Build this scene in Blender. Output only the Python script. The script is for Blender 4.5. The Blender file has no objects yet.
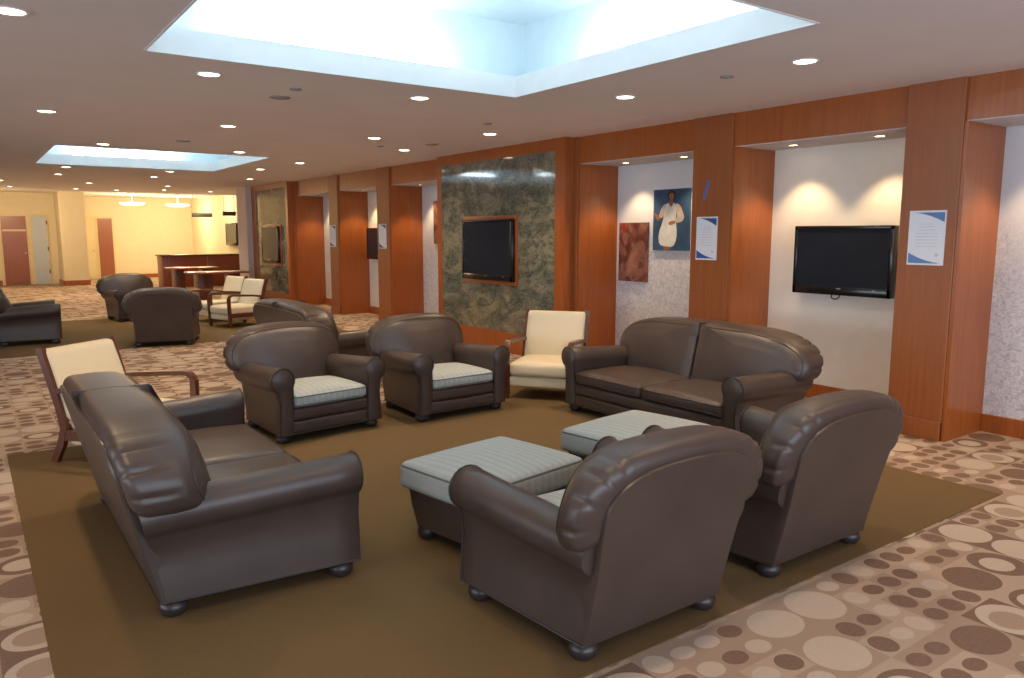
import bpy, bmesh, math, random
from mathutils import Vector, Matrix
PI = math.pi
random.seed(4)
scn = bpy.context.scene
COL = scn.collection

# ------------------------------------------------------------------ helpers
def tag(o, label=None, cat=None, group=None, kind=None):
    if label: o['label'] = label
    if cat: o['category'] = cat
    if group: o['group'] = group
    if kind: o['kind'] = kind
    return o

def thing(name, label, cat, loc=(0, 0, 0), rz=0.0, group=None):
    o = bpy.data.objects.new(name, None)
    COL.objects.link(o)
    o.empty_display_size = .1
    o.location = loc
    o.rotation_euler = (0, 0, rz)
    return tag(o, label, cat, group)

def obj(name, bm, mat, parent=None, smooth=40):
    me = bpy.data.meshes.new(name)
    bmesh.ops.recalc_face_normals(bm, faces=bm.faces[:])
    bm.to_mesh(me)
    bm.free()
    if mat: me.materials.append(mat)
    if smooth:
        for p in me.polygons: p.use_smooth = True
        me.set_sharp_from_angle(angle=math.radians(smooth))
    o = bpy.data.objects.new(name, me)
    COL.objects.link(o)
    if parent: o.parent = parent
    return o

def struct(name, bm, mat, parent=None, smooth=0):
    o = obj(name, bm, mat, parent, smooth)
    if parent is None: o['kind'] = 'structure'
    return o

def dup(root, loc, rz, label=None, group=None):
    def cp(o, par):
        c = o.copy()
        COL.objects.link(c)
        c.parent = par
        for ch in o.children: cp(ch, c)
        return c
    r = cp(root, None)
    r.location = loc
    r.rotation_euler = (0, 0, rz)
    if label: r['label'] = label
    if group: r['group'] = group
    return r

def BM(): return bmesh.new()

def box(bm, x0, x1, y0, y1, z0, z1, bev=0.0, seg=2):
    t = bmesh.new()
    vs = [t.verts.new((x, y, z)) for z in (z0, z1) for y in (y0, y1) for x in (x0, x1)]
    for f in ((0, 1, 3, 2), (4, 5, 7, 6), (0, 1, 5, 4), (2, 3, 7, 6), (0, 2, 6, 4), (1, 3, 7, 5)):
        t.faces.new([vs[i] for i in f])
    bmesh.ops.recalc_face_normals(t, faces=t.faces[:])
    if bev > 0:
        bmesh.ops.bevel(t, geom=t.edges[:], offset=bev, segments=seg, affect='EDGES', profile=.5)
    join(bm, t)
    return bm

def join(bm, t, mat=None):
    m = {}
    for v in t.verts:
        m[v] = bm.verts.new(mat @ v.co if mat else v.co)
    for f in t.faces:
        try: bm.faces.new([m[v] for v in f.verts])
        except ValueError: pass
    t.free()

def bx(*a, **k): return box(BM(), *a, **k)

def loft(bm, rings, closed=True, cap0=True, cap1=True):
    R = [[bm.verts.new(p) for p in r] for r in rings]
    n = len(rings[0])
    for a, b in zip(R, R[1:]):
        for i in range(n if closed else n - 1):
            j = (i + 1) % n
            bm.faces.new((a[i], a[j], b[j], b[i]))
    if cap0: bm.faces.new(R[0][::-1])
    if cap1: bm.faces.new(R[-1])
    return bm

def lathe(bm, prof, cx=0, cy=0, n=20):
    rings = []
    for r, z in prof:
        rings.append([(cx + r * math.cos(2 * PI * i / n), cy + r * math.sin(2 * PI * i / n), z) for i in range(n)])
    return loft(bm, rings)

def tube(bm, pts, r, n=8, closed=False, flat=None):
    P = [Vector(p) for p in pts]
    N = len(P)
    rings = []
    ref = None
    for i in range(N):
        a = P[(i - 1) % N] if (closed or i > 0) else P[i]
        b = P[(i + 1) % N] if (closed or i < N - 1) else P[i]
        t = (b - a).normalized()
        if ref is None:
            ref = Vector((0, 0, 1)) if abs(t.z) < .9 else Vector((1, 0, 0))
        u = t.cross(ref)
        if u.length < 1e-5: u = t.orthogonal()
        u.normalize()
        w = u.cross(t).normalized()
        ref = w
        ru, rw = (r, r) if flat is None else flat
        rings.append([P[i] + u * ru * math.cos(2 * PI * k / n) + w * rw * math.sin(2 * PI * k / n) for k in range(n)])
    if closed:
        R = [[bm.verts.new(p) for p in rr] for rr in rings]
        for i in range(N):
            a, b = R[i], R[(i + 1) % N]
            for k in range(n):
                bm.faces.new((a[k], a[(k + 1) % n], b[(k + 1) % n], b[k]))
    else:
        loft(bm, rings)
    return bm

def cushion(x0, x1, y0, y1, z0, z1, r, crown=.0, belly=.0, cuts=14):
    bm = BM()
    bmesh.ops.create_cube(bm, size=2)
    bmesh.ops.subdivide_edges(bm, edges=bm.edges[:], cuts=cuts, use_grid_fill=True)
    h = Vector(((x1 - x0) / 2, (y1 - y0) / 2, (z1 - z0) / 2))
    c = Vector(((x0 + x1) / 2, (y0 + y1) / 2, (z0 + z1) / 2))
    r = min(r, h.x * .98, h.y * .98, h.z * .98)
    for v in bm.verts:
        q = [max(-1, min(1, math.sin(max(-1, min(1, t)) * PI / 2))) for t in v.co]
        p = Vector((q[0] * h.x, q[1] * h.y, q[2] * h.z))
        inn = Vector([max(-(h[i] - r), min(h[i] - r, p[i])) for i in range(3)])
        d = p - inn
        if d.length > 1e-6: p = inn + d.normalized() * r
        u, w = q[0] ** 2, q[1] ** 2
        p.z += (crown if p.z > 0 else -crown * .2) * (1 - u) * (1 - w) * min(1, abs(p.z) / h.z)
        if belly and p.y < 0: p.y -= belly * (1 - u) * (1 - q[2] ** 2)
        v.co = p + c
    return bm

def rrect(x0, x1, y0, y1, z, r, n=5):
    pts = []
    for cx, cy, a0 in ((x1 - r, y1 - r, 0), (x0 + r, y1 - r, 90), (x0 + r, y0 + r, 180), (x1 - r, y0 + r, 270)):
        for i in range(n + 1):
            a = math.radians(a0 + 90 * i / n)
            pts.append((cx + r * math.cos(a), cy + r * math.sin(a), z))
    return pts

def chaikin(P, it=2, closed=False):
    for _ in range(it):
        Q = []
        n = len(P)
        rng = range(n if closed else n - 1)
        if not closed: Q.append(P[0])
        for i in rng:
            a, b = P[i], P[(i + 1) % n]
            Q.append(tuple(a[k] * .75 + b[k] * .25 for k in range(len(a))))
            Q.append(tuple(a[k] * .25 + b[k] * .75 for k in range(len(a))))
        if not closed: Q.append(P[-1])
        P = Q
    return P

def poly(bm, pts):
    bm.faces.new([bm.verts.new(p) for p in pts])
    return bm

# ------------------------------------------------------------------ node materials
class NT:
    def __init__(s, name):
        s.m = bpy.data.materials.new(name)
        s.m.use_nodes = True
        s.t = s.m.node_tree
        s.b = s.t.nodes['Principled BSDF']
    def n(s, typ, **kw):
        nd = s.t.nodes.new(typ)
        for k, v in kw.items(): setattr(nd, k, v)
        return nd
    def l(s, a, b): s.t.links.new(a, b)
    def set(s, inp, v):
        if hasattr(v, 'is_linked') or isinstance(v, bpy.types.NodeSocket): s.l(v, inp)
        else: inp.default_value = v
    def math(s, op, a, b=None, c=None):
        nd = s.n('ShaderNodeMath', operation=op)
        s.set(nd.inputs[0], a)
        if b is not None: s.set(nd.inputs[1], b)
        if c is not None: s.set(nd.inputs[2], c)
        return nd.outputs[0]
    def mix(s, f, a, b):
        nd = s.n('ShaderNodeMix', data_type='RGBA')
        s.set(nd.inputs[0], f)
        s.set(nd.inputs[6], a)
        s.set(nd.inputs[7], b)
        return nd.outputs[2]
    def coord(s, scale=(1, 1, 1), which='Object'):
        tc = s.n('ShaderNodeTexCoord')
        mp = s.n('ShaderNodeMapping')
        mp.inputs['Scale'].default_value = scale
        s.l(tc.outputs[which], mp.inputs['Vector'])
        return mp.outputs['Vector']
    def noise(s, vec, scale, detail=3, rough=.5, dist=0):
        nd = s.n('ShaderNodeTexNoise')
        s.l(vec, nd.inputs['Vector'])
        nd.inputs['Scale'].default_value = scale
        nd.inputs['Detail'].default_value = detail
        nd.inputs['Roughness'].default_value = rough
        nd.inputs['Distortion'].default_value = dist
        return nd.outputs['Fac']
    def ramp(s, f, stops):
        nd = s.n('ShaderNodeValToRGB')
        e = nd.color_ramp.elements
        while len(e) > 1: e.remove(e[-1])
        for i, (p, c) in enumerate(stops):
            el = e[0] if i == 0 else e.new(p)
            el.position = p
            el.color = (*c, 1)
        s.l(f, nd.inputs['Fac'])
        return nd.outputs['Color']
    def bump(s, h, strength=.1, dist=.002):
        nd = s.n('ShaderNodeBump')
        nd.inputs['Strength'].default_value = strength
        nd.inputs['Distance'].default_value = dist
        s.l(h, nd.inputs['Height'])
        s.l(nd.outputs['Normal'], s.b.inputs['Normal'])
    def p(s, **kw):
        for k, v in kw.items(): s.set(s.b.inputs[k], v)
        return s

def c4(c): return (*c, 1)

def plain(name, col, rough=.6, metal=0, spec=.5, var=.06, scale=8, coat=0):
    t = NT(name)
    v = t.coord()
    f = t.noise(v, scale, 3)
    a = tuple(x * (1 - var) for x in col)
    b = tuple(min(1, x * (1 + var)) for x in col)
    t.p(**{'Base Color': t.ramp(f, [(.3, a), (.7, b)]), 'Roughness': rough, 'Metallic': metal,
           'Specular IOR Level': spec, 'Coat Weight': coat})
    return t.m

def emit(name, col, strength):
    t = NT(name)
    t.p(**{'Base Color': c4((.8, .8, .8)), 'Emission Color': c4(col), 'Emission Strength': strength})
    return t.m

def leather():
    t = NT('brown_leather')
    v = t.coord()
    f = t.noise(v, 5, 3)
    g = t.noise(v, 260, 2)
    t.p(**{'Base Color': t.ramp(f, [(.3, (.050, .0335, .0265)), (.7, (.064, .043, .034))]),
           'Roughness': t.ramp(g, [(.3, (.37,) * 3), (.7, (.45,) * 3)]), 'Specular IOR Level': .55})
    t.bump(g, .12, .0015)
    return t.m

def wood(name, dark, light, rough=.28, sc=(14, 14, .7), coat=.25):
    t = NT(name)
    v = t.coord(sc)
    f = t.noise(v, 2.2, 5, .6, .6)
    v2 = t.coord((sc[0] * 6, sc[1] * 6, sc[2] * 2))
    g = t.noise(v2, 2, 2)
    c = t.ramp(f, [(.25, dark), (.75, light)])
    c2 = t.mix(t.math('MULTIPLY', g, .25), c, c4(tuple(x * .6 for x in dark)))
    t.p(**{'Base Color': c2, 'Roughness': rough, 'Coat Weight': coat, 'Coat Roughness': .2})
    return t.m

def marble():
    t = NT('green_marble')
    v = t.coord((1, .8, 1.5))
    a = t.noise(v, 1.6, 10, .68, 1.6)
    b = t.noise(v, 7, 8, .7, 2.5)
    c = t.noise(v, 3.1, 6, .6, 3)
    base = t.ramp(a, [(.3, (.035, .05, .043)), (.48, (.09, .105, .085)), (.6, (.25, .225, .15)), (.75, (.085, .10, .088))])
    ve = t.ramp(b, [(.46, (0, 0, 0)), (.5, (.6, .6, .6)), (.54, (0, 0, 0))])
    col = t.mix(ve, base, c4((.32, .30, .22)))
    dk = t.ramp(c, [(.35, (.7, .7, .7)), (.5, (0, 0, 0))])
    col = t.mix(dk, col, c4((.04, .053, .05)))
    t.p(**{'Base Color': col, 'Roughness': .07, 'Specular IOR Level': 1.0})
    return t.m

def carpet():
    t = NT('patterned_carpet')
    tc = t.n('ShaderNodeTexCoord')
    nd = t.n('ShaderNodeSeparateXYZ')
    t.l(tc.outputs['Object'], nd.inputs[0])
    S = 1 / .285
    u, w = t.math('MULTIPLY', nd.outputs[0], S), t.math('MULTIPLY', nd.outputs[1], S)
    def cell(u, w, seed):
        iu, iw = t.math('FLOOR', u), t.math('FLOOR', w)
        fu = t.math('SUBTRACT', t.math('SUBTRACT', u, iu), .5)
        fw = t.math('SUBTRACT', t.math('SUBTRACT', w, iw), .5)
        cb = t.n('ShaderNodeCombineXYZ')
        t.l(iu, cb.inputs[0]); t.l(iw, cb.inputs[1]); cb.inputs[2].default_value = seed
        wn = t.n('ShaderNodeTexWhiteNoise', noise_dimensions='3D')
        t.l(cb.outputs[0], wn.inputs['Vector'])
        sp = t.n('ShaderNodeSeparateColor')
        t.l(wn.outputs['Color'], sp.inputs[0])
        return fu, fw, sp.outputs
    def lt(a, b): return t.math('LESS_THAN', a, b)
    def gt(a, b): return t.math('GREATER_THAN', a, b)
    def dist(fu, fw, ax, ay):
        a = t.math('DIVIDE', fu, ax)
        b = t.math('DIVIDE', fw, ay)
        return t.math('SQRT', t.math('ADD', t.math('MULTIPLY', a, a), t.math('MULTIPLY', b, b)))
    beige, brown, light, mid = (.40, .30, .225, 1), (.15, .09, .064, 1), (.47, .385, .305, 1), (.32, .23, .17, 1)
    # large cells
    fu, fw, r = cell(u, w, 3.3)
    ax = t.math('ADD', .36, t.math('MULTIPLY', r[2], .13))
    d = dist(fu, fw, .48, ax)
    inner = dist(t.math('ADD', fu, .05), fw, .30, .27)
    bg = t.mix(lt(r[1], .35), mid, beige)
    bg = t.mix(gt(r[1], .72), bg, brown)
    shape = t.mix(gt(r[1], .45), brown, light)
    shape = t.mix(t.math('MULTIPLY', lt(r[1], .25), lt(inner, 1)), shape, light)
    shape = t.mix(t.math('MULTIPLY', gt(r[1], .86), lt(inner, 1)), shape, mid)
    big = t.mix(lt(d, 1), bg, shape)
    # small cells
    fu2, fw2, q = cell(t.math('MULTIPLY', u, 2), t.math('MULTIPLY', w, 2), 8.1)
    rad = t.math('ADD', .27, t.math('MULTIPLY', q[2], .17))
    d2 = dist(fu2, fw2, .42, rad)
    bg2 = t.mix(lt(q[1], .5), mid, beige)
    sh2 = t.mix(gt(q[0], .62), brown, light)
    small = t.mix(lt(d2, 1), bg2, sh2)
    col = t.mix(lt(r[0], .5), big, small)
    # fine pile
    nz = t.noise(tc.outputs['Object'], 420, 2)
    nl = t.noise(tc.outputs['Object'], 60, 3)
    col = t.mix(t.math('MULTIPLY', nl, .35), col, mid)
    t.p(**{'Base Color': col, 'Roughness': .95, 'Specular IOR Level': .1})
    t.bump(nz, .4, .004)
    return t.m

def brown_carpet():
    t = NT('plain_brown_carpet')
    v = t.coord()
    f = t.noise(v, 300, 2)
    g = t.noise(v, .8, 3)
    c = t.ramp(f, [(.3, (.115, .072, .032)), (.7, (.158, .102, .048))])
    c = t.mix(t.math('MULTIPLY', g, .3), c, c4((.13, .085, .034)))
    t.p(**{'Base Color': c, 'Roughness': .95, 'Specular IOR Level': .1})
    t.bump(f, .4, .003)
    return t.m

def stripe_fabric():
    t = NT('striped_fabric')
    tc = t.n('ShaderNodeTexCoord')
    nd = t.n('ShaderNodeSeparateXYZ')
    t.l(tc.outputs['Object'], nd.inputs[0])
    s = t.math('SINE', t.math('MULTIPLY', nd.outputs[0], 2 * PI / .052))
    s2 = t.math('SINE', t.math('MULTIPLY', nd.outputs[0], 2 * PI / .013))
    v = t.coord((60, 400, 60))
    n = t.noise(v, 1, 2)
    f = t.math('ADD', t.math('MULTIPLY', s, .13), t.math('ADD', t.math('MULTIPLY', s2, .10), n))
    t.p(**{'Base Color': t.ramp(f, [(.2, (.30, .345, .345)), (.55, (.38, .41, .395)), (.9, (.46, .46, .42))]),
           'Roughness': .85, 'Specular IOR Level': .2})
    t.bump(n, .15, .001)
    return t.m

def mural():
    t = NT('pale_mural_wallpaper')
    tc = t.n('ShaderNodeTexCoord')
    nd = t.n('ShaderNodeSeparateXYZ')
    t.l(tc.outputs['Object'], nd.inputs[0])
    v = t.coord((1, 1, 1))
    a = t.noise(v, 26, 6, .75, 1.2)
    b = t.noise(v, 2.2, 4, .6)
    leaf = t.ramp(a, [(.38, (.36, .36, .40)), (.5, (.62, .61, .64)), (.62, (.78, .76, .76))])
    z = t.math('ADD', nd.outputs[2], t.math('MULTIPLY', t.math('SUBTRACT', b, .5), 1.1))
    f = t.math('MULTIPLY', t.math('SUBTRACT', 1.75, z), 2.2)
    nd2 = t.n('ShaderNodeClamp'); t.l(f, nd2.inputs[0])
    t.p(**{'Base Color': t.mix(t.math('MULTIPLY', nd2.outputs[0], .8), (.66, .69, .74, 1), leaf), 'Roughness': .55})
    return t.m

def red_art():
    t = NT('red_brown_print')
    v = t.coord((1, 1, 1))
    a = t.noise(v, 3.5, 4, .55, 1.5)
    b = t.noise(v, 9, 3, .5, .5)
    c = t.ramp(a, [(.3, (.05, .012, .010)), (.45, (.16, .05, .035)), (.56, (.34, .15, .10)), (.7, (.07, .02, .02))])
    c = t.mix(t.math('MULTIPLY', b, .35), c, c4((.12, .05, .05)))
    t.p(**{'Base Color': c, 'Roughness': .3})
    return t.m

M = dict(
    leather=leather(), seam=plain('dark_leather_piping', (.035, .024, .02), .45),
    foot=plain('dark_stained_foot', (.03, .022, .022), .35),
    wood=wood('cherry_panel', (.28, .070, .012), (.42, .120, .022), .32, (14, 14, .7), .12),
    wood_front=wood('cherry_pillar_face', (.25, .070, .016), (.35, .105, .026), .42, (14, 14, .7), 0),
    wood_dark=wood('mahogany_frame', (.07, .018, .008), (.14, .036, .013), .3, (30, 30, 30)),
    wood_chair=wood('chair_mahogany', (.075, .02, .010), (.14, .040, .016), .3, (30, 30, 30)),
    wood_desk=wood('desk_cherry', (.18, .035, .012), (.28, .06, .018), .35),
    door=wood('door_red_brown', (.26, .075, .03), (.36, .12, .05), .4),
    marble=marble(), carpet=carpet(), brown=brown_carpet(), fabric=stripe_fabric(),
    fabric_pipe=plain('grey_piping', (.12, .14, .13), .7),
    cream=plain('cream_upholstery', (.72, .62, .43), .75, scale=200, var=.05),
    ceiling=plain('ceiling_paint', (.80, .76, .77), .9, scale=2, var=.02, spec=.2),
    white=plain('white_paint', (.78, .80, .80), .8, var=.02),
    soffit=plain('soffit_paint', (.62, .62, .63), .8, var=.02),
    coffer=plain('coffer_paint', (.66, .75, .785), .8, var=.02),
    creamwall=plain('cream_wall_paint', (.76, .66, .45), .8, var=.02),
    nichewall=plain('warm_white_wall_paint', (.80, .76, .68), .7, var=.02),
    pinkwall=plain('pale_mauve_paint', (.62, .55, .53), .8, var=.02),
    greydoor=plain('pale_blue_grey_door', (.50, .56, .64), .5, var=.02),
    creamdoor=plain('cream_door', (.70, .58, .33), .5, var=.02),
    mural=mural(), black=plain('black_plastic', (.010, .010, .011), .18, var=.1),
    screen=plain('dark_glass_screen', (.016, .021, .032), .12, var=.05, spec=.35),
    silver=plain('silver_badge', (.6, .6, .6), .3, metal=1),
    trim_white=plain('white_metal_trim', (.75, .73, .72), .4),
    lens=emit('warm_lamp_lens', (1, .86, .66), 14), lens_warm=emit('amber_lamp_lens', (1, .70, .36), 9),
    strip=emit('cool_light_strip', (.74, .91, 1), 24), disc=emit('warm_disc', (1, .86, .6), 5),
    vent=plain('grey_vent', (.30, .28, .28), .6), paper=plain('white_paper', (.72, .74, .80), .5, var=.01),
    blue=plain('print_blue', (.028, .075, .27), .5), blue_light=plain('print_soft_blue', (.10, .20, .42), .5),
    ink=plain('grey_ink', (.52, .55, .61), .6), tape=plain('blue_tape', (.10, .12, .36), .5),
    red=red_art(), artblue=plain('art_blue', (.035, .085, .17), .35, var=.25, scale=4),
    dress=plain('art_white', (.62, .64, .62), .4, var=.12, scale=14), sleeve=plain('art_sleeve', (.50, .44, .38), .4, var=.15, scale=20), skin=plain('art_skin', (.30, .13, .075), .4),
    hair=plain('art_hair', (.02, .014, .014), .4), sign=plain('dark_sign', (.04, .035, .03), .4),
    metal=plain('brushed_metal', (.45, .44, .42), .35, metal=1), counter=plain('dark_counter_top', (.06, .04, .03), .25),
    table=wood('table_wood', (.24, .075, .025), (.34, .12, .045), .25, (3, 14, 14)),
)

# ------------------------------------------------------------------ camera
F_PX = 767.0
cam = bpy.data.cameras.new('camera')
cam.sensor_width = 36
cam.sensor_fit = 'HORIZONTAL'
cam.lens = F_PX / 1024 * 36
cam.clip_start = .05
camo = bpy.data.objects.new('camera', cam)
COL.objects.link(camo)
pitch, yaw = math.atan(105.5 / F_PX), math.atan(553 / math.hypot(F_PX, 105.5))
camo.location = (0, 0, 1.65)
camo.rotation_euler = (PI / 2 - pitch, 0, -yaw)
scn.camera = camo

# ------------------------------------------------------------------ room
H, XF, XN, ZS = 2.82, 6.26, 6.90, 2.50      # ceiling, wall face, niche back, soffit
FARY = 31.8
struct('floor', bx(-9, 9.5, -4.2, 33, -.1, 0), M['carpet'])

# ceiling with two light wells
def slab_with_holes(bm, x0, x1, y0, y1, z0, z1, holes):
    ys = sorted({y0, y1, *[h[2] for h in holes], *[h[3] for h in holes]})
    for a, b in zip(ys, ys[1:]):
        hs = [h for h in holes if h[2] <= a + 1e-6 and h[3] >= b - 1e-6]
        xs = x0
        for h in sorted(hs):
            box(bm, xs, h[0], a, b, z0, z1)
            xs = h[1]
        box(bm, xs, x1, a, b, z0, z1)
    return bm
W1 = (1.06, 4.02, 2.66, 5.57)
W2 = (1.12, 4.02, 12.05, 15.32)
struct('ceiling', slab_with_holes(BM(), -9, 7.6, -4.2, 24.6, H, H + .165, [W1, W2]), M['ceiling'])
struct('ceiling', bx(-9, 9.5, 24.6, 33, H + .14, H + .24), M['ceiling'])
for k, w in enumerate((W1, W2)):
    e, zt = .36, H + .72
    zl = H + .165
    bm = BM()
    X0, X1, Y0, Y1 = w[0] - e, w[1] + e, w[2] - e, w[3] + e
    box(bm, X0 - .05, X0, Y0, Y1, zl, zt)
    box(bm, X1, X1 + .05, Y0, Y1, zl, zt)
    box(bm, X0 - .05, X1 + .05, Y0 - .05, Y0, zl, zt)
    box(bm, X0 - .05, X1 + .05, Y1, Y1 + .05, zl, zt)
    box(bm, X0 - .05, X1 + .05, Y0 - .05, Y1 + .05, zt, zt + .05)
    struct('ceiling_light_well', bm, M['coffer'])
    # white lining of the lip
    bm = BM()
    g = .012
    box(bm, w[0], w[0] + g, w[2], w[3], H - .004, zl + .004)
    box(bm, w[1] - g, w[1], w[2], w[3], H - .004, zl + .004)
    box(bm, w[0] + g, w[1] - g, w[2], w[2] + g, H - .004, zl + .004)
    box(bm, w[0] + g, w[1] - g, w[3] - g, w[3], H - .004, zl + .004)
    struct('ceiling_trim', bm, M['white'])
    cut = .95
    sides = [('far', X0 + cut, X1 - cut, Y1 - .22, Y1 - .16), ('near', X0 + cut, X1 - cut, Y0 + .16, Y0 + .22),
             ('left', X0 + .16, X0 + .22, Y0 + cut, Y1 - cut), ('right', X1 - .22, X1 - .16, Y0 + cut, Y1 - cut)]
    for nm, a, b, c, d in sides:
        o = obj('cove_light', bx(a, b, c, d, zl + .004, zl + .05, bev=.01), M['strip'])
        tag(o, '%s cool white light strip in the cove of the %s light well' %
            ({'far': 'far', 'near': 'near', 'left': 'left', 'right': 'right'}[nm], ('large near', 'small distant')[k]), 'light', 'cove lights')

# right wall: pillars, niches
def pillar(y0, y1, x=XF):
    bm = BM()
    box(bm, x - .012, XN + .15, y0, y1, 0, H, bev=.004, seg=1)
    box(bm, x - .03, XN, y0 - .0, y1 + .0, 0, .16, bev=.004, seg=1)
    struct('pillar', bm, M['wood_front'])
PIL = [(2.87, 3.31), (5.03, 5.52), (7.36, 7.43), (12.50, 13.00), (14.80, 15.25), (17.20, 17.32), (.55, 1.0)]
for a, b in PIL: pillar(a, b)
NICHES = [(1.0, 2.87, 'mural'), (3.31, 5.03, 'nichewall'), (5.52, 7.36, 'mural'), (10.56, 12.50, 'mural'),
          (13.0, 14.80, 'nichewall'), (15.25, 17.20, 'mural')]
for a, b, m in NICHES:
    struct('wall_right', bx(XN, XN + .15, a, b, 0, H), M[m])
    bm = BM()
    box(bm, XF + .02, XN, a, b, ZS, H)
    h = struct('beam', bm, M['wood'])
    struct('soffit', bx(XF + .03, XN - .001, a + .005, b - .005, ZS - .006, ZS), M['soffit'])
    h2 = bx(XN - .025, XN, a, b, 0, .15, bev=.004, seg=1)
    struct('baseboard_right', h2, M['wood_dark'] if 0 else M['wood'])
    struct('wall_panel', bx(XF + .004, XN, b - .03, b - .001, 0, ZS - .006), M['wood'])   # lining on the far side of the niche
struct('wall_right', bx(XF, XN + .15, -4.2, .55, 0, H), M['wood'])

# projecting marble bays
def bay(y0, y1, my0, my1, mz0, mz1, tv):
    xb = XF - .15
    bm = BM()
    box(bm, xb + .02, XN + .15, y0, y1, 0, H)
    struct('wall_right', bm, M['wood'])
    bm = BM()
    box(bm, xb, xb + .02, y0, my0, 0, H)
    box(bm, xb, xb + .02, my1, y1, 0, H)
    box(bm, xb, xb + .02, my0, my1, mz1, H)
    box(bm, xb, xb + .02, my0, my1, 0, mz0)
    struct('trim_1', bm, M['wood'])
    struct('wall_panel', bx(xb + .006, xb + .02, my0, my1, mz0, mz1), M['marble'])
bay(7.43, 10.56, 7.63, 10.43, .28, 2.67, None)
bay(17.32, 19.95, 17.45, 19.62, .25, 2.70, None)
# pale wall stub beyond the second bay
struct('wall_right', bx(5.97, 7.4, 19.95, 20.75, 0, H), M['pinkwall'])
struct('wall_right', bx(7.4, 7.6, 20.75, FARY, 0, H + .14), M['creamwall'])
struct('wall_back', bx(3.2, 7.6, FARY, FARY + .2, 0, H + .14), M['creamwall'])
struct('baseboard_back', bx(4.7, 7.4, FARY - .03, FARY, 0, .14), M['wood'])
# far left wall with the two doors, and the square column
struct('wall_back', slab_with_holes(BM(), -9, 2.62, 29.5, 29.7, 0, 2.23, []), M['creamwall'])
struct('wall_back', bx(-9, 2.62, 29.5, 29.7, 2.23, H + .14), M['creamwall'])
struct('column', bx(2.62, 3.34, 28.2, 29.7, 0, H + .14), M['creamwall'])
struct('wall_left', bx(3.14, 3.34, 29.7, FARY, 0, H + .14), M['creamwall'])
bm = BM()
box(bm, 2.60, 3.36, 28.17, 28.2, 0, .16)
box(bm, 2.59, 2.62, 28.17, 29.5, 0, .16)
struct('baseboard_back', bm, M['wood'])
struct('baseboard_back', bx(-9, 1.02, 29.47, 29.5, 0, .16), M['wood'])
def door(n, x0, x1, y, mat, z1=2.2, frame='creamdoor', knob=True):
    d = struct('door_%d' % n, bx(x0, x1, y - .05, y - .008, .01, z1, bev=.006), M[mat])
    bm = BM()
    box(bm, x0 - .045, x0, y - .06, y - .001, 0, z1)
    box(bm, x1, x1 + .045, y - .06, y - .001, 0, z1)
    box(bm, x0 - .045, x1 + .045, y - .06, y - .001, z1, z1 + .06)
    obj('door_frame', bm, M[frame], d, 0)
    if knob:
        bm = BM()
        lathe(bm, [(.03, 0), (.03, .01), (.012, .02), (.012, .05), (.03, .06), (.03, .08), (.001, .085)], n=12)
        bmesh.ops.rotate(bm, verts=bm.verts, cent=(0, 0, 0), matrix=Matrix.Rotation(PI / 2, 3, 'X'))
        bmesh.ops.translate(bm, verts=bm.verts, vec=(x1 - .07, y - .05, 1.02))
        obj('door_handle', bm, M['metal'], d)
    return d
d1 = door(1, 1.10, 1.78, 29.5, 'door')
obj('door_rail', bx(1.12, 1.76, 29.44, 29.452, 1.72, 1.78), M['creamdoor'], d1, 0)
d2 = door(2, 1.93, 2.34, 29.5, 'greydoor', knob=False)
bm = BM()
for z in (.35, 1.1, 1.95): box(bm, 2.33, 2.36, 29.42, 29.45, z, z + .12)
obj('hinge', bm, M['black'], d2, 0)
door(3, 3.55, 4.02, FARY, 'creamdoor', 2.2)
door(4, 4.12, 4.60, FARY, 'door', 2.2, knob=False)
# unseen closing walls
struct('wall_left', bx(-9.2, -9, -4.2, 30, 0, H + .2), M['creamwall'])

# inset plain brown carpets
for nm, y0, y1, lab in (('rug', 2.02, 6.72, 'plain brown carpet area beneath the nearer leather seating group'),
                        ('rug', 12.15, 16.7, 'plain brown carpet area beneath the distant seating group')):
    tag(obj(nm, bx(.16, 5.27, y0, y1, 0, .0058), M['brown'], None, 0), lab, 'rug', 'brown carpet areas')

# ------------------------------------------------------------------ ceiling fittings
LIGHTS = []
def spot(loc, energy, col, ang=110, blend=.9, rad=.05, rot=(0, 0, 0)):
    l = bpy.data.lights.new('spot_lamp', 'SPOT')
    l.energy = energy; l.color = col; l.spot_size = math.radians(ang); l.spot_blend = blend; l.shadow_soft_size = rad
    o = bpy.data.objects.new('spot_lamp', l)
    COL.objects.link(o)
    o.location = loc
    o.rotation_euler = rot
    return o
def make_downlight():
    t = thing('downlight', 'x', 'light', (0, 0, 0), 0, 'recessed ceiling downlights')
    bm = BM()
    lathe(bm, [(.072, -.002), (.082, -.008), (.088, -.008), (.09, 0), (.072, 0)], n=24)
    obj('trim_ring', bm, M['trim_white'], t)
    bm = BM()
    lathe(bm, [(.001, -.005), (.05, -.005), (.073, -.003), (.073, -.001), (.001, -.001)], n=24)
    obj('lens', bm, M['lens'], t)
    return t
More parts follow.
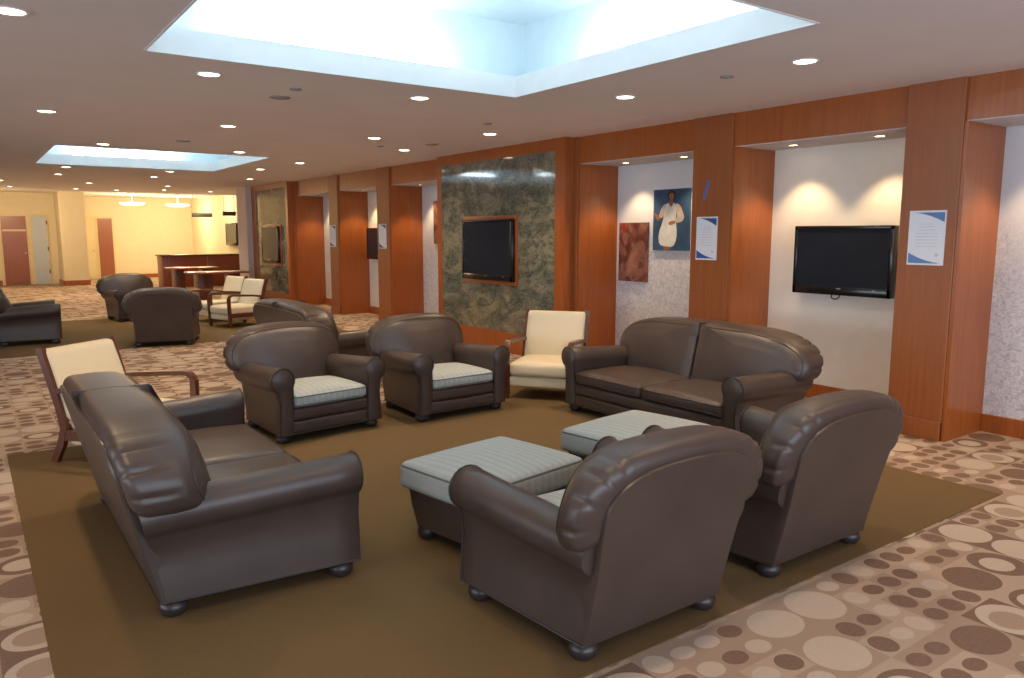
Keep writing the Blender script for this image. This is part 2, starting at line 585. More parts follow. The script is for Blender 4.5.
DL = [(4.81, 3.28, 'in front of the niche with the wall-hung television'),
      (4.78, 5.01, 'between the large light well and the pillar with blue tape'),
      (3.36, 6.09, 'just beyond the far right corner of the large light well'),
      (1.60, 6.10, 'just beyond the far left corner of the large light well'),
      (.31, 5.02, 'at the top left corner of the photo'),
      (.78, 8.82, 'between the light wells, left one of three in a row'),
      (2.50, 8.87, 'between the light wells, middle one of three in a row'),
      (4.27, 8.91, 'between the light wells, right one of three in a row'),
      (1.64, 11.58, 'just in front of the small light well, at its left half'),
      (3.40, 11.56, 'just in front of the small light well, above its right corner'),
      (5.22, 7.76, 'in front of the near marble bay, at its right-hand end'),
      (5.22, 9.93, 'in front of the near marble bay, at its left-hand end'),
      (4.74, 12.75, 'right of the small light well, the nearer of two'),
      (4.6, 14.4, 'right of the small light well, the farther of two'),
      (1.64, 15.9, 'just beyond the small light well, at its left end'),
      (3.36, 15.9, 'just beyond the small light well, at its right end'),
      (5.22, 17.08, 'in front of the far marble bay'),
      (1.70, 17.9, 'in the distance, below the left half of the small light well'),
      (3.40, 17.6, 'in the distance, below the middle of the small light well'),
      (.83, 20.6, 'in the far distance at the left edge of the photo'),
      (2.57, 20.6, 'in the far distance, above the open grey door column'),
      (4.32, 20.8, 'in the far distance, above the near wooden table'),
      (1.13, 23.2, 'in the far distance, above the red door'),
      (2.60, 23.4, 'in the far distance, in front of the square column'),
      (3.58, 23.5, 'in the far distance, in front of the cream and red doors'),
      (4.60, 22.6, 'in the far distance, above the far wooden table'),
      (5.85, 22.8, 'in the far distance, beside the pale wall stub')]
d0 = make_downlight()
for i, (x, y, lab) in enumerate(DL):
    lab = 'round recessed downlight ' + lab
    t = d0 if i == 0 else dup(d0, (0, 0, 0), 0)
    t.location = (x, y, H)
    t['label'] = lab
    spot((x, y, H - .02), 105 if y < 17 else 110, (1, .72, .45), 120, 1, .06)
for x, y in ((1.6, 1.9), (3.36, 1.9), (-.2, 3.2), (4.8, 1.4), (.6, -.2), (2.6, -.2)):
    spot((x, y, H - .02), 46, (1, .74, .48), 120, 1, .06)
def make_niche_light():
    t = thing('niche_downlight', 'x', 'light', (0, 0, 0), 0, 'recessed lamps in the niche soffits')
    bm = BM()
    lathe(bm, [(.042, -.001), (.05, -.007), (.055, -.007), (.057, 0), (.042, 0)], n=20)
    obj('trim_ring', bm, M['metal'], t)
    bm = BM()
    lathe(bm, [(.001, -.004), (.043, -.003), (.043, -.001), (.001, -.001)], n=20)
    obj('lens', bm, M['lens_warm'], t)
    return t
n0 = make_niche_light()
first = True
NL = {0: 'the mural niche at the right edge', 1: 'the niche with the wall-hung television', 2: 'the niche with two prints',
      3: 'the niche left of the near marble bay', 4: 'the middle far niche', 5: 'the farthest niche'}
for i, (a, b, m) in enumerate(NICHES):
    for k, fr in enumerate((.24, .74)):
        y = a + (b - a) * fr
        lab = 'small recessed %s lamp in the soffit of %s' % (('right', 'left')[k], NL[i])
        if first: t, first = n0, False
        else: t = dup(n0, (0, 0, 0), 0)
        t.location = (6.60, y, ZS - .006)
        t['label'] = lab
        spot((6.60, y, ZS - .03), 36, (1, .68, .36), 92, .55, .025)
VENTS = [(2.354, 6.75, .09, 'largest round grey ceiling speaker, beyond the large light well'), (2.33, 6.3, .05, 'small grey ceiling sensor beside the largest ceiling speaker'),
         (4.78, 3.92, .05, 'small grey sprinkler plate near the right-hand wall'), (2.42, 10.6, .09, 'round grey ceiling speaker just before the small light well'),
         (5.17, 9.06, .09, 'round grey ceiling speaker in front of the near marble bay'), (4.69, 7.02, .05, 'small grey sprinkler plate before the near marble bay'),
         (4.72, 9.67, .05, 'small grey sprinkler plate behind the speaker at the marble bay')]
for x, y, r, lab in VENTS:
    bm = BM()
    lathe(bm, [(r, H), (r, H - .006), (r * .9, H - .01), (r * .55, H - .008), (r * .5, H - .014), (.001, H - .014)], x, y, 20)
    tag(obj('ceiling_vent' if r > .06 else 'ceiling_sprinkler', bm, M['vent']), lab, 'ceiling fitting', 'grey ceiling fittings')
for i, (x, y) in enumerate(((4.85, 28.9), (6.45, 29.6))):
    t = thing('ceiling_lamp', 'glowing round ceiling bowl lamp in the far lobby, the %s one' % ('left', 'right')[i], 'light', (x, y, 0), 0, 'lobby bowl lamps')
    bm = BM()
    lathe(bm, [(.001, 2.60), (.22, 2.605), (.36, 2.635), (.40, 2.67), (.38, 2.68), (.001, 2.68)], n=28)
    obj('bowl', bm, M['disc'], t)
    bm = BM()
    lathe(bm, [(.001, 2.68), (.02, 2.68), (.02, H + .12), (.09, H + .125), (.09, H + .14), (.001, H + .14)], n=16)
    obj('stem', bm, M['trim_white'], t)
def point(loc, e, col, r=.3):
    l = bpy.data.lights.new('lobby_lamp', 'POINT'); l.energy = e; l.color = col; l.shadow_soft_size = r
    o = bpy.data.objects.new('lobby_lamp', l); COL.objects.link(o); o.location = loc
for x, y in ((4.75, 28.9), (6.35, 29.6)): point((x, y, 2.5), 85, (1, .78, .45))
point((1.2, 26.5, 2.5), 110, (1, .72, .38))
point((6.6, 26.5, 2.5), 45, (1, .78, .45))

# ------------------------------------------------------------------ leather seating
def club(name, label, cat, group, ex=0.0, seats=1, seat_mat='fabric', YF=-.38, LEAN=.24, PF=.11, TAPER=.13):
    """rolled-arm leather chair; ex widens each half for a loveseat. Front is -Y."""
    root = thing(name, label, cat, (0, 0, 0), 0, group)
    L = M['leather']
    YR = .36
    lean = lambda z: max(0, z - .08) * LEAN
    # ---- arms
    for s in (-1, 1):
        def section(t, y, shrink=0.0):
            out = (1 - t) * .445 + t * .375
            xc = (1 - t) * .405 + t * .352
            r = (1 - t) * .097 + t * .090 - shrink
            zc = (1 - t) * .508 + t * .468
            inn = xc - .080 + shrink
            out -= shrink
            P = [(inn, .072), (inn, .25), (inn, zc - .055)]
            for k in range(0, 15):
                a = math.radians(190 - k * (190 + 62) / 14)
                P.append((xc + r * math.cos(a), zc + r * math.sin(a)))
            P += [(min(out, xc + .052), zc - .10), (out - .014, zc - .20), (out - .007, .22), (out, .072)]
            return [(s * (x + ex), y + t * t * (lean(z) - .01) * (1 if z > .1 else 0), z) for x, z in P]
        rings = [section(0, YF - .012, .012), section(0, YF - .004, .003)]
        for k in range(9):
            t = k / 8
            rings.append(section(t, YF + t * (YR + .005 - YF)))
        if s < 0: rings = [r[::-1] for r in rings]
        arm = obj('arm', loft(BM(), rings), L, root, 45)
        fp = section(0, YF - .006, -.001)[1:]
        obj('piping', tube(BM(), [(x, YF - .006, z) for x, y, z in fp], .0048, 6), M['seam'], arm)
    # ---- base and rails
    fi = .33 + ex
    bm = BM()
    rings = []
    for z in (.07, .17, .27):
        rings.append([(-fi - .06, YF + .03, z), (fi + .06, YF + .03, z), (.35 + ex, YR - .02, z), (-.35 - ex, YR - .02, z)])
    loft(bm, rings)
    obj('base', bm, L, root, 30)
    obj('front_rail', cushion(-fi, fi, YF + .006, YF + .1, .072, .170, .018, belly=.006), L, root)
    obj('front_rail', cushion(-fi, fi, YF + .002, YF + .1, .172, .278, .025, belly=.010), L, root)
    # ---- outline of the back
    half = [(.0, .30), (.20, .30), (.305, .32), (.325, .455), (.385, .49), (.455, .488), (.50, .525), (.517, .60), (.507, .685),
            (.462, .768), (.385, .832), (.27, .872), (.14, .886), (0, .89)]
    half = [(x, z if z < .6 else .6 + (z - .6) * .925) for x, z in chaikin(half, 3)]
    wide = lambda x: x + ex * min(1, x / .2)
    def wide2(x, z):
        if z < .6: return wide(x)
        return .4 * wide(x) + .6 * x * (.517 + ex) / .517
    def outline(side):
        if seats == 1:
            r = [(wide(x), z) for x, z in half]
            return r[:-1] + [(-x, z) for x, z in r[::-1]][:-1]
        r = [(wide2(x, z) if x > 0 else .004, z) for x, z in half]
        # resample the straight runs of the half cushion
        q = []
        for (x0, z0), (x1, z1) in zip(r, r[1:]):
            n = max(1, int(math.hypot(x1 - x0, z1 - z0) / .05))
            q += [(x0 + (x1 - x0) * k / n, z0 + (z1 - z0) * k / n) for k in range(n)]
        q.append(r[-1])
        zt = q[-1][1]
        q += [(.004, zt + (.30 - zt) * k / 8) for k in range(1, 8)]
        return [(side * x, z) for x, z in q] if side > 0 else [(side * x, z) for x, z in q][::-1]
    def normals(O):
        n = len(O)
        N = []
        for i in range(n):
            ax, az = O[(i - 1) % n]
            bx_, bz = O[(i + 1) % n]
            t = Vector((bx_ - ax, bz - az)).normalized()
            N.append((t.y, -t.x))
        return N
    taper = lambda x: max(0, (abs(x) - ex - .18) / .335) ** 2 * TAPER
    def shape(O, N, ins, y, groove=0):
        R = []
        for (x, z), (nx, nz) in zip(O, N):
            g = 0
            ax = abs(x) - ex
            if groove and ax > .3 and z > .5:
                ang = math.degrees(math.atan2((z - .58), max(.001, ax - .20)))
                for a0 in (2, 24, 46, 64):
                    g = max(g, groove * max(0, 1 - abs(ang - a0) / 3.6))
            kx = .14 if (seats > 1 and abs(x) < .03) else 1
            xx, zz = x - nx * (ins + g) * kx, z - nz * (ins + g)
            tf = max(0, min(1, (.375 - y) / (.375 - PF))) * taper(xx)
            R.append((xx, y + tf + lean(zz), zz))
        return R
    for side in ((1,) if seats == 1 else (1, -1)):
        O = outline(side)
        N = normals(O)
        # orientation check: outward normals
        A = sum(O[i][0] * O[(i + 1) % len(O)][1] - O[(i + 1) % len(O)][0] * O[i][1] for i in range(len(O)))
        if A < 0: N = [(-a, -b) for a, b in N]
        yf, yb, rad = PF, .375, .11
        prof = []
        for k in range(0, 7):
            a = PI / 2 * k / 6
            prof.append((rad * (1 - math.sin(a)), yf + rad * .9 * (1 - math.cos(a)), 0))
        prof.append((-.004, yf + .5 * (yb - yf), .012))
        for k in range(0, 7):
            a = PI / 2 * (1 - k / 6)
            prof.append((.07 * (1 - math.sin(a)), yb - .07 * (1 - math.cos(a)), .014))
        rings = [shape(O, N, i, y, g) for i, y, g in prof]
        bm = BM()
        loft(bm, rings, cap0=False, cap1=False)
        # domed caps
        n = len(O)
        bm.verts.ensure_lookup_table()
        ALLV = list(bm.verts)
        cx = sum(p[0] for p in O) / n
        cz = .63
        xs_ = [v.co.x for v in ALLV[:n]]
        hw, xm = (max(xs_) - min(xs_)) / 2, (max(xs_) + min(xs_)) / 2
        bul = lambda x, z: max(0, 1 - ((x - xm) / hw) ** 2) ** 2 * max(0, 1 - ((z - .58) / .24) ** 2) ** 2
        def cap(ring_i, y, dome):
            base = [ALLV[ring_i * n + i] for i in range(n)]
            prev = base
            for k in range(1, 6):
                f = 1 - k / 6
                cur = []
                for v in base:
                    x = cx + (v.co.x - cx) * f
                    z = cz + (v.co.z - cz) * f
                    yy = y + (taper(x) if ring_i == 0 else 0) + lean(z) + dome * bul(x, z)
                    cur.append(bm.verts.new((x, yy, z)))
                for i in range(n):
                    j = (i + 1) % n
                    bm.faces.new((prev[i], prev[j], cur[j], cur[i]))
                prev = cur
            ctr = bm.verts.new((cx, y + (taper(cx) if ring_i == 0 else 0) + lean(cz) + dome * bul(cx, cz), cz))
            for i in range(n): bm.faces.new((prev[i], prev[(i + 1) % n], ctr))
        cap(0, prof[0][1], -.03)
        cap(len(prof) - 1, prof[-1][1], .0)
        b = obj('back_cushion', bm, L, root, 60)
        O2 = shape(O, N, rad * .30 - .001, yf + rad * .26)
        O2 = [p for p in O2 if p[2] > .505] if seats == 1 else [p for p in O2 if p[2] > .505 and abs(p[0]) > .05]
        if seats == 1: O2.sort(key=lambda p: -math.atan2(p[2] - .5, p[0]))
        obj('piping', tube(BM(), O2, .0045, 6), M['seam'], b)
    # ---- rear panel
    pan = [(0, .072), (.375, .072), (.372, .18), (.374, .32), (.380, .43), (.388, .50), (.394, .57), (.394, .64), (.378, .69), (.335, .74), (.24, .78), (.13, .797), (0, .80)]
    pan = chaikin(pan[1:], 2)
    pan = [(x + ex * min(1, x / .2), z) for x, z in pan]
    full = pan[:-1] + [(-x, z) for x, z in pan[::-1]]
    y0 = YR
    bm = loft(BM(), [[(x * .985, y0 - .05 + lean(z), z) for x, z in full], [(x, y0 + .018 + lean(z), z) for x, z in full],
                     [(x * .99, y0 + .028 + lean(z), .072 + (z - .072) * .993) for x, z in full]])
    pn = obj('back_panel', bm, L, root, 35)
    # welt round the bottom edge
    bt = [(-.445 - ex, YF - .005, .075), (.445 + ex, YF - .005, .075), (.378 + ex, YR + .02, .075), (-.378 - ex, YR + .02, .075)]
    obj('welt', tube(BM(), bt, .005, 6, closed=True), M['seam'], root)
    # ---- seat cushions
    W = .32 + ex
    for k in range(seats):
        a = -W + 2 * W * k / seats + .003
        b2 = -W + 2 * W * (k + 1) / seats - .003
        z0, z1 = .276, .388
        sc = obj('seat_cushion', cushion(a, b2, YF - .012, .22, z0, z1, .04, crown=.045, belly=.012), M[seat_mat], root)
        bm = BM()
        tube(bm, rrect(a + .006, b2 - .006, YF - .016, .215, z1 - .022, .04), .0055, 6, closed=True)
        tube(bm, rrect(a + .006, b2 - .006, YF - .016, .215, z0 + .022, .04), .0055, 6, closed=True)
        obj('piping', bm, M['fabric_pipe'] if seat_mat == 'fabric' else M['seam'], sc)
    # ---- bun feet
    for fx, fy in ((.385, YF + .07), (-.385, YF + .07), (.328, YR - .03), (-.328, YR - .03)):
        fx += math.copysign(ex, fx)
        bm = BM()
        lathe(bm, [(.03, .075), (.045, .07), (.058, .052), (.062, .035), (.054, .014), (.038, 0)], fx, fy, 20)
        obj('foot', bm, M['foot'], root)
    return root

Z0 = .006
GA = 'brown leather club armchairs'
ac = club('club_armchair', 'brown leather club armchair in the right foreground seen from behind, nearest to the camera', 'armchair', GA, .018)
ac.location = (2.21, 2.46, Z0); ac.rotation_euler = (0, 0, PI)
def armchair(x, y, rz, lab): return dup(ac, (x, y, Z0), rz, lab)
armchair(3.42, 2.49, PI, 'brown leather armchair seen from behind, second nearest the camera, by the loveseat facing left')
armchair(2.32, 6.22, .13, 'brown leather armchair facing the camera, pale seat, left one of the pair below the marble')
armchair(3.59, 6.18, .05, 'brown leather armchair facing the camera, pale seat, right one of the pair below the marble')
armchair(2.44, 12.45, PI - .26, 'distant dark leather armchair seen squarely from behind, standing on the far brown carpet')
armchair(2.68, 16.3, .22, 'distant dark leather armchair facing the camera, half hidden behind another armchair')
armchair(.76, 13.75, PI / 2, 'distant dark leather armchair in side view, cut by the left edge of the photo')
GL = 'brown leather loveseats'
lv = club('loveseat', 'brown leather two-seat loveseat in the left foreground, turned away from the camera', 'sofa', GL, .53, 2, 'leather', -.49, .25, .02, .08)
lv.location = (.965, 4.29, Z0); lv.rotation_euler = (0, 0, PI / 2)
dup(lv, (5.0, 4.47, Z0), -PI / 2, 'brown leather two-seat loveseat facing left, below the wall-hung television')
dup(lv, (3.47, 8.80, 0), PI / 2, 'brown leather loveseat turned toward the wall, behind the two armchairs facing the camera')

def ottoman(loc, rz, lab):
    t = thing('ottoman', lab, 'ottoman', loc, rz, 'fabric-topped leather ottomans')
    bm = loft(BM(), [[(-.33, -.27, .072), (.33, -.27, .072), (.33, .27, .072), (-.33, .27, .072)],
                     [(-.352, -.292, .20), (.352, -.292, .20), (.352, .292, .20), (-.352, .292, .20)],
                     [(-.36, -.30, .285), (.36, -.30, .285), (.36, .30, .285), (-.36, .30, .285)]])
    bmesh.ops.bevel(bm, geom=[e for e in bm.edges if abs(e.verts[0].co.z - e.verts[1].co.z) > .05], offset=.025, segments=3, affect='EDGES')
    b = obj('base', bm, M['leather'], t, 35)
    obj('piping', tube(BM(), rrect(-.345, .345, -.285, .285, .19, .03), .005, 6, closed=True), M['seam'], b)
    c = obj('cushion', cushion(-.395, .395, -.335, .335, .278, .43, .045, crown=.03), M['fabric'], t)
    bm = BM()
    tube(bm, rrect(-.388, .388, -.328, .328, .408, .045), .006, 6, closed=True)
    tube(bm, rrect(-.388, .388, -.328, .328, .300, .045), .006, 6, closed=True)
    obj('piping', bm, M['fabric_pipe'], c)
    for x in (-.28, .28):
        for y in (-.22, .22):
            bm = BM()
            lathe(bm, [(.03, .075), (.045, .07), (.055, .052), (.058, .035), (.05, .014), (.036, 0)], x, y, 18)
            obj('foot', bm, M['foot'], t)
    return t
o1 = ottoman((2.27, 3.36, Z0), .17, 'ottoman with grey striped cushion on leather base, directly in front of the nearest armchair')
dup(o1, (3.42, 3.40, Z0), .16, 'ottoman with grey striped cushion behind the second foreground armchair, beside the loveseat facing left')

# ------------------------------------------------------------------ wooden-framed cream chairs
def frame_chair(lab):
    t = thing('lounge_chair', lab, 'chair', (0, 0, 0), 0, 'wood-framed cream lounge chairs')
    Wd = M['wood_chair']
    def bar(pts, wx, wz):
        # rectangular-section bar swept along pts in the Y-Z plane
        bm = BM()
        P = [Vector(p) for p in pts]
        rings = []
        for i, p in enumerate(P):
            a = P[max(0, i - 1)]; b = P[min(len(P) - 1, i + 1)]
            d = (b - a).normalized()
            nrm = Vector((0, -d.z, d.y))
            rings.append([p + Vector((sx * wx / 2, 0, 0)) + nrm * sn * wz / 2 for sx, sn in ((-1, -1), (1, -1), (1, 1), (-1, 1))])
        loft(bm, rings)
        for v in bm.verts: v.co.z = max(0, v.co.z)
        bmesh.ops.bevel(bm, geom=[e for e in bm.edges if len(e.link_faces) == 2 and e.calc_face_angle(0) > .8], offset=.006, segments=2, affect='EDGES')
        return bm
    for s in (-1, 1):
        x = s * .325
        front = [(x, -.325, 0), (x, -.335, .2), (x, -.345, .42)]
        cur = [(x, -.345 + .07 * (1 - math.cos(a)), .50 + .07 * math.sin(a)) for a in [PI / 2 * k / 6 for k in range(7)]]
        arm = [(x, -.1, .562), (x, .14, .545), (x, .31, .525)]
        obj('front_leg', bar(front + cur[:2], .045, .05), Wd, t)
        obj('arm', bar(cur[1:] + arm, .05, .036), Wd, t)
        obj('rear_leg', bar([(x, .36, 0), (x, .29, .14), (x, .255, .26), (x, .29, .42), (x, .365, .66), (x, .42, .83)], .04, .055), Wd, t)
        obj('side_rail', bar([(x, -.33, .215), (x, .27, .205)], .035, .075), Wd, t)
    obj('top_rail', bx(-.31, .31, .40, .435, .775, .815, bev=.006), Wd, t)
    obj('rear_rail', bx(-.31, .31, .245, .28, .2, .27, bev=.006), Wd, t)
    bm = cushion(-.30, .30, -.36, 0.25, .225, .37, .04, crown=.02, belly=.01)
    st = obj('seat_cushion', bm, M['cream'], t)
    obj('seat_apron', cushion(-.30, .30, -.345, 0.25, .125, .228, .02), M['cream'], t)
    bm = cushion(-.318, .318, 0, .09, 0, .52, .03)
    for v in bm.verts:
        z = v.co.z
        v.co.y += -.02 * (1 - (v.co.x / .318) ** 2) * (1 if v.co.y < .045 else 0)
        v.co = Vector((v.co.x, v.co.y * .97 + z * .34 + .195, z * .97 + .315))
    obj('back_cushion', bm, M['cream'], t)
    return t
fc = frame_chair('cream lounge chair with dark wooden frame at the left, behind the near loveseat')
fc.location = (.925, 6.26, Z0); fc.rotation_euler = (0, 0, .69)
dup(fc, (4.83, 6.14, Z0), -.93, 'cream lounge chair in the middle, between the armchairs and the loveseat facing left')
dup(fc, (3.97, 14.1, Z0), -1.3, 'distant cream lounge chair in side view, the nearer of the pair by the tables')
dup(fc, (3.93, 15.15, Z0), -1.3, 'distant cream lounge chair, the farther of the pair by the tables')

# ------------------------------------------------------------------ far tables and desk
def table(loc, w, d, lab):
    t = thing('wooden_table', lab, 'table', loc, 0, 'wooden lobby tables')
    obj('tabletop', bx(-w / 2, w / 2, -d / 2, d / 2, .70, .74, bev=.008), M['table'], t)
    for s in (-1, 1):
        obj('leg', bx(s * .36 - .12, s * .36 + .12, -d * .32, d * .32, 0, .70, bev=.006), M['wood_dark'], t)
    return t
table((5.0, 19.3, 0), 1.35, .8, 'wooden table with two block legs beside the cream chairs, the nearer one')
table((5.1, 22.2, 0), 1.25, .8, 'wooden table in front of the reception desk, the farther one')
t = thing('reception_desk', 'long reddish wooden reception desk at the far end of the lobby', 'desk', (6.25, 25.66, 0))
obj('front_panel', bx(-1.28, .04, -.36, -.31, 0, .96, bev=.004), M['wood_desk'], t)
obj('front_panel', bx(.05, 1.13, -.36, -.31, 0, .96, bev=.004), M['wood_desk'], t)
obj('side_panel', bx(-1.28, -1.23, -.31, .36, 0, .96, bev=.004), M['wood_desk'], t)
obj('side_panel', bx(1.08, 1.13, -.31, .36, 0, .96, bev=.004), M['wood_desk'], t)
obj('counter_top', bx(-1.33, 1.14, -.42, .42, .96, 1.0, bev=.006), M['counter'], t)
# hanging signs in the lobby
for i, (x, y, w) in enumerate(((6.72, 27.4, .66), (6.92, 24.9, .40))):
    t = thing('hanging_sign', ('dark hanging bar sign above the left part of the reception desk', 'small dark hanging bar sign beside the pale wall stub')[i], 'sign', (x, y, 0), 0, 'hanging lobby signs')
    zt = H + .14
    obj('sign_board', bx(-w / 2, w / 2, -.04, .04, 2.20, 2.33, bev=.008), M['sign'], t)
    for s in (-1, 1):
        obj('hanger', tube(BM(), [(s * w * .4, 0, 2.33), (s * w * .4, 0, zt)], .008, 8), M['metal'], t)

# ------------------------------------------------------------------ televisions on the right wall (facing -X)
def tv(name, lab, x, y, zc, w, h, depth=.08, mount=None, badge=True):
    """x is the rear of the set; y centre."""
    t = thing(name, lab, 'television', (x, y, 0), 0, 'wall televisions')
    b = .035
    obj('casing', bx(-depth, 0, -w / 2, w / 2, zc - h / 2, zc + h / 2, bev=.008), M['black'], t)
    bm = BM()
    x0 = -depth - .012
    box(bm, x0, -depth + .004, -w / 2, -w / 2 + b, zc - h / 2, zc + h / 2, bev=.004)
    box(bm, x0, -depth + .004, w / 2 - b, w / 2, zc - h / 2, zc + h / 2, bev=.004)
    box(bm, x0, -depth + .004, -w / 2, w / 2, zc + h / 2 - b, zc + h / 2, bev=.004)
    box(bm, x0, -depth + .004, -w / 2, w / 2, zc - h / 2, zc - h / 2 + b * 2.3, bev=.004)
    obj('bezel', bm, M['black'], t)
    obj('screen', bx(-depth - .004, -depth, -w / 2 + b, w / 2 - b, zc - h / 2 + b * 2.3, zc + h / 2 - b), M['screen'], t, 0)
    if badge:
        obj('badge', bx(x0 - .002, x0, -.02, .02, zc - h / 2 + .058, zc - h / 2 + .068), M['silver'], t, 0)
        obj('power_light', bx(x0 - .002, x0, -w * .36, -w * .33, zc - h / 2 + .058, zc - h / 2 + .066), M['silver'], t, 0)
    return t
t = tv('mounted_television', 'black flat television hung on the cream niche wall', 6.84, 4.12, 1.395, 1.0, .655)
obj('wall_bracket', bx(0, .06, -.25, .25, 1.25, 1.55, bev=.004), M['black'], t)
obj('cable', tube(BM(), chaikin([(-.03, .1, 1.075), (-.03, .11, 1.03), (-.02, .06, 1.02), (-.02, .03, 1.05), (-.03, .02, 1.075)], 2), .006, 6), M['black'], t)
# in the marble bay: set sits in a wooden surround, swung slightly off the wall
def marble_tv(y, zc, w, h, lab, lab2):
    fr = BM()
    x = XF - .15
    b = .045
    for a in ((y - w / 2 - b, y - w / 2, zc - h / 2 - b, zc + h / 2 + b), (y + w / 2, y + w / 2 + b, zc - h / 2 - b, zc + h / 2 + b),
              (y - w / 2, y + w / 2, zc + h / 2, zc + h / 2 + b), (y - w / 2, y + w / 2, zc - h / 2 - b, zc - h / 2)):
        box(fr, x - .02, x + .0055, a[0], a[1], a[2], a[3], bev=.003)
    tag(obj('television_frame', fr, M['wood'], None, 30), lab2, 'frame', 'television surrounds')
    return tv('mounted_television', lab, x + .004, y, zc, w - .01, h - .01, .07)
marble_tv(9.09, 1.42, 1.26, .86, 'black flat television in the wooden surround on the near marble bay', 'wooden surround fixed to the near marble bay')
marble_tv(18.45, 1.39, 1.2, .86, 'flat television in the wooden surround on the far marble bay', 'wooden surround fixed to the far marble bay')
tv('mounted_television', 'black flat television in the middle far niche, seen edge-on', 6.84, 14.05, 1.45, 1.0, .62)
tv('mounted_television', 'dark flat television on the far lobby wall beside the pale wall stub', 7.39, 26.2, 1.63, 1.2, .72, badge=False)

# ------------------------------------------------------------------ notices on the pillars
def notice(y, zc, w, h, lab, blue):
    t = thing('notice_sheet', lab, 'notice', (XF - .012, y, zc), 0, 'printed notices on the pillars')
    obj('sheet', bx(-.006, 0, -w / 2, w / 2, -h / 2, h / 2), M['paper'], t, 0)
    # face points (u to the viewer's right = -Y)
    P = lambda u, v, e=.0075: (-e, -u * w / 2, v * h / 2)
    bm = BM()
    top = [(.93, .93)] + [(-.85, .93)] + [(-.85 + 1.78 * k / 8, .93 - .36 * (k / 8) ** 1.8 ) for k in range(1, 9)]
    poly(bm, [P(u, v) for u, v in top])
    obj('blue_corner', bm, M[blue], t, 0)
    bm = BM()
    bot = [(-.93, -.93), (.85, -.93)] + [(.85 - 1.78 * k / 8, -.91 + .36 * (k / 8) ** 1.8) for k in range(1, 9)]
    poly(bm, [P(u, v) for u, v in bot])
    obj('blue_corner', bm, M[blue], t, 0)
    bm = BM()
    for k, (v, l) in enumerate(((.52, .35), (.42, .45), (.30, .5), (.18, .62), (.06, .62), (-.06, .62), (-.18, .6), (-.30, .55))):
        poly(bm, [P(-l, v), P(l, v), P(l, v - .022), P(-l, v - .022)])
    obj('text_lines', bm, M['ink'], t, 0)
    bm = BM()
    poly(bm, [P(.62 + .10 * math.cos(a), -.62 + .06 * math.sin(a)) for a in [2 * PI * k / 16 for k in range(16)]])
    obj('seal', bm, M['ink'], t, 0)
    return t
notice(3.085, 1.615, .285, .43, 'white notice with soft blue corners on the nearest pillar', 'blue_light')
notice(5.305, 1.60, .27, .44, 'white notice with dark blue corners on the pillar below the blue tape', 'blue')
notice(12.78, 1.60, .30, .44, 'white notice on the far pillar just left of the near marble bay niche', 'blue')
notice(15.07, 1.60, .30, .44, 'white notice on the farthest pillar, near the far marble bay', 'blue')
bm = bx(-.003, 0, -.018, .018, -.10, .10)
o = obj('tape_strip', bm, M['tape'], None, 0)
o.location = (XF - .012, 5.33, 2.09); o.rotation_euler = (.32, 0, 0)
tag(o, 'slanted strip of blue tape above a notice on a pillar', 'tape')

# ------------------------------------------------------------------ art prints
def panel_print(name, lab, y0, y1, z0, z1, mat, x=XN, group='art prints in the niches'):
    t = thing(name, lab, 'picture', (x, (y0 + y1) / 2, (z0 + z1) / 2), 0, group)
    w, h = y1 - y0, z1 - z0
    obj('panel', bx(-.03, 0, -w / 2, w / 2, -h / 2, h / 2, bev=.003), M[mat], t, 0)
    return t, w, h
def woman(t, w, h):
    e = [.031]
    def sh(name, mat, pts, ss=2):
        e[0] += .0006
        pts = chaikin(pts, ss, True)
        obj(name, poly(BM(), [(-e[0], -u * w / 2, v * h / 2) for u, v in pts]), M[mat], t, 0)
    sh('printed_legs', 'skin', [(-.40, -.98), (.02, -.98), (.06, -.80), (-.36, -.80)], 1)
    sh('printed_arm', 'skin', [(-.62, .16), (-.72, .18), (-.88, .22), (-.96, .26), (-.90, .12), (-.72, -.03), (-.60, 0)])
    sh('printed_dress', 'dress', [(-.27, .56), (.0, .52), (.22, .56), (.30, .3), (.28, 0), (.38, -.45), (.30, -.75), (.13, -.89), (-.25, -.87), (-.60, -.83), (-.68, -.47), (-.42, -.02), (-.38, .3)], 1)
    sh('printed_sleeve', 'sleeve', [(-.27, .55), (-.45, .47), (-.60, .28), (-.66, .10), (-.50, .04), (-.36, .22)], 1)
    sh('printed_sleeve', 'sleeve', [(.22, .55), (.50, .48), (.64, .28), (.76, .08), (.64, -.07), (.30, -.10), (.24, .02), (.36, .08), (.30, .3)], 1)
    sh('printed_hand', 'skin', [(.30, -.02), (.28, -.12), (.02, -.18), (-.12, -.15), (-.08, -.05)], 1)
    sh('printed_neck', 'skin', [(-.06, .70), (.10, .70), (.14, .52), (.02, .40), (-.12, .52)], 1)
    sh('printed_hair', 'hair', [(-.20, .74), (-.16, .90), (.02, .97), (.22, .90), (.26, .74), (.14, .62), (-.10, .62)])
    sh('printed_face', 'skin', [(-.11, .76), (-.06, .86), (.06, .88), (.16, .84), (.18, .74), (.10, .63), (.0, .62), (-.08, .68)])
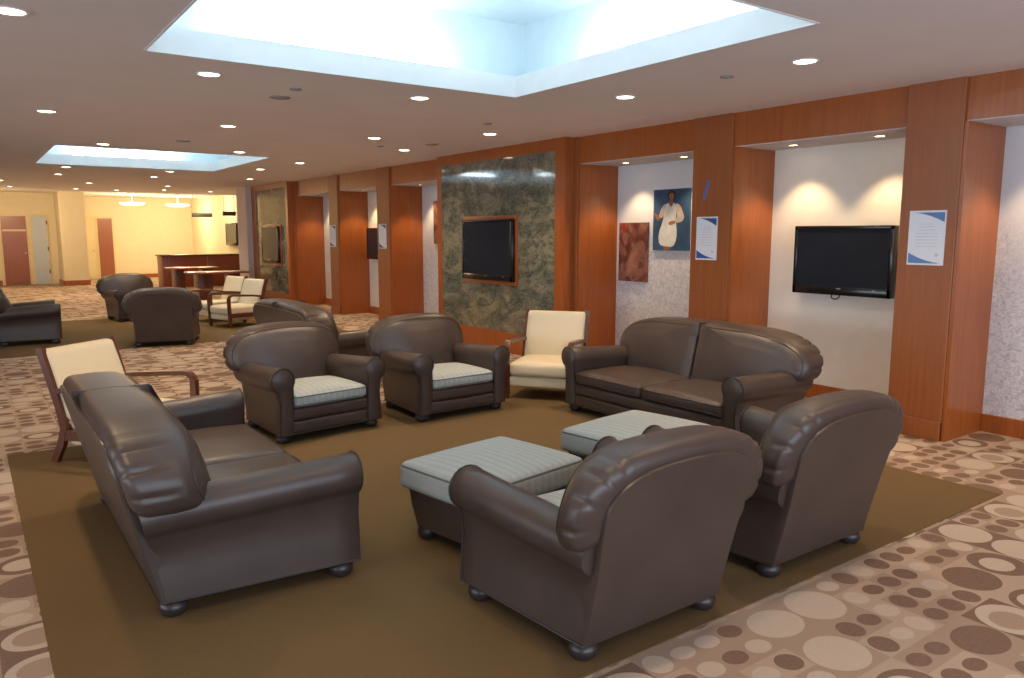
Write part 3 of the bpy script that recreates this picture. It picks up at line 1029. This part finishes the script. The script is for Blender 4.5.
t, w, h = panel_print('art_print', 'art print of a woman in a white dress on a blue ground', 6.10, 6.67, 1.45, 2.17, 'artblue')
woman(t, w, h)
t, w, h = panel_print('art_print', 'dark red-brown art print hanging lower left of the woman in white', 6.76, 7.26, 1.05, 1.785, 'red')
bm = BM()
poly(bm, [(-.0315, -u * w / 2, v * h / 2) for u, v in chaikin([(-.1, .1), (.5, .45), (.9, .3), (.85, -.2), (.5, -.1), (.35, -.7), (-.1, -.9), (-.55, -.8), (-.3, -.3)], 2, True)])
obj('printed_cloth', bm, plain('art_tan', (.30, .13, .09), .4, var=.35, scale=9), t, 0)
bm = BM()
poly(bm, [(-.0315, -u * w / 2, v * h / 2) for u, v in chaikin([(-.75, .95), (-.55, .92), (-.5, .72), (-.62, .62), (-.78, .7)], 2, True)])
obj('printed_flower', bm, plain('art_red', (.35, .03, .02), .4), t, 0)
panel_print('art_print', 'dark red print high in the niche just left of the near marble bay', 11.45, 12.02, 1.47, 2.22, 'red')
panel_print('art_print', 'dark red print low in the niche just left of the near marble bay', 11.2, 11.72, .72, 1.42, 'red')

# ------------------------------------------------------------------ daylight from the open near end, and world
def area(loc, rot, sx, sy, e, col):
    l = bpy.data.lights.new('window_daylight', 'AREA'); l.shape = 'RECTANGLE'; l.size = sx; l.size_y = sy; l.energy = e; l.color = col
    o = bpy.data.objects.new('window_daylight', l); COL.objects.link(o); o.location = loc; o.rotation_euler = rot
    return o
area((1.5, -4.0, 1.4), (PI / 2 + .2, 0, 0), 8, 2.2, 230, (.72, .84, 1))
area((-8.6, 4, 1.5), (PI / 2 + .25, 0, -PI / 2), 12, 2.2, 330, (.75, .86, 1))
w = bpy.data.worlds.new('world')
scn.world = w
w.use_nodes = True
w.node_tree.nodes['Background'].inputs[0].default_value = (.62, .74, 1, 1)
w.node_tree.nodes['Background'].inputs[1].default_value = .6

scn.view_settings.view_transform = 'Standard'
scn.view_settings.look = 'None'
scn.view_settings.exposure = 0.4
scn.cycles.use_denoising = True
scn.cycles.max_bounces = 8
scn.cycles.diffuse_bounces = 5
scn.cycles.sample_clamp_indirect = 6
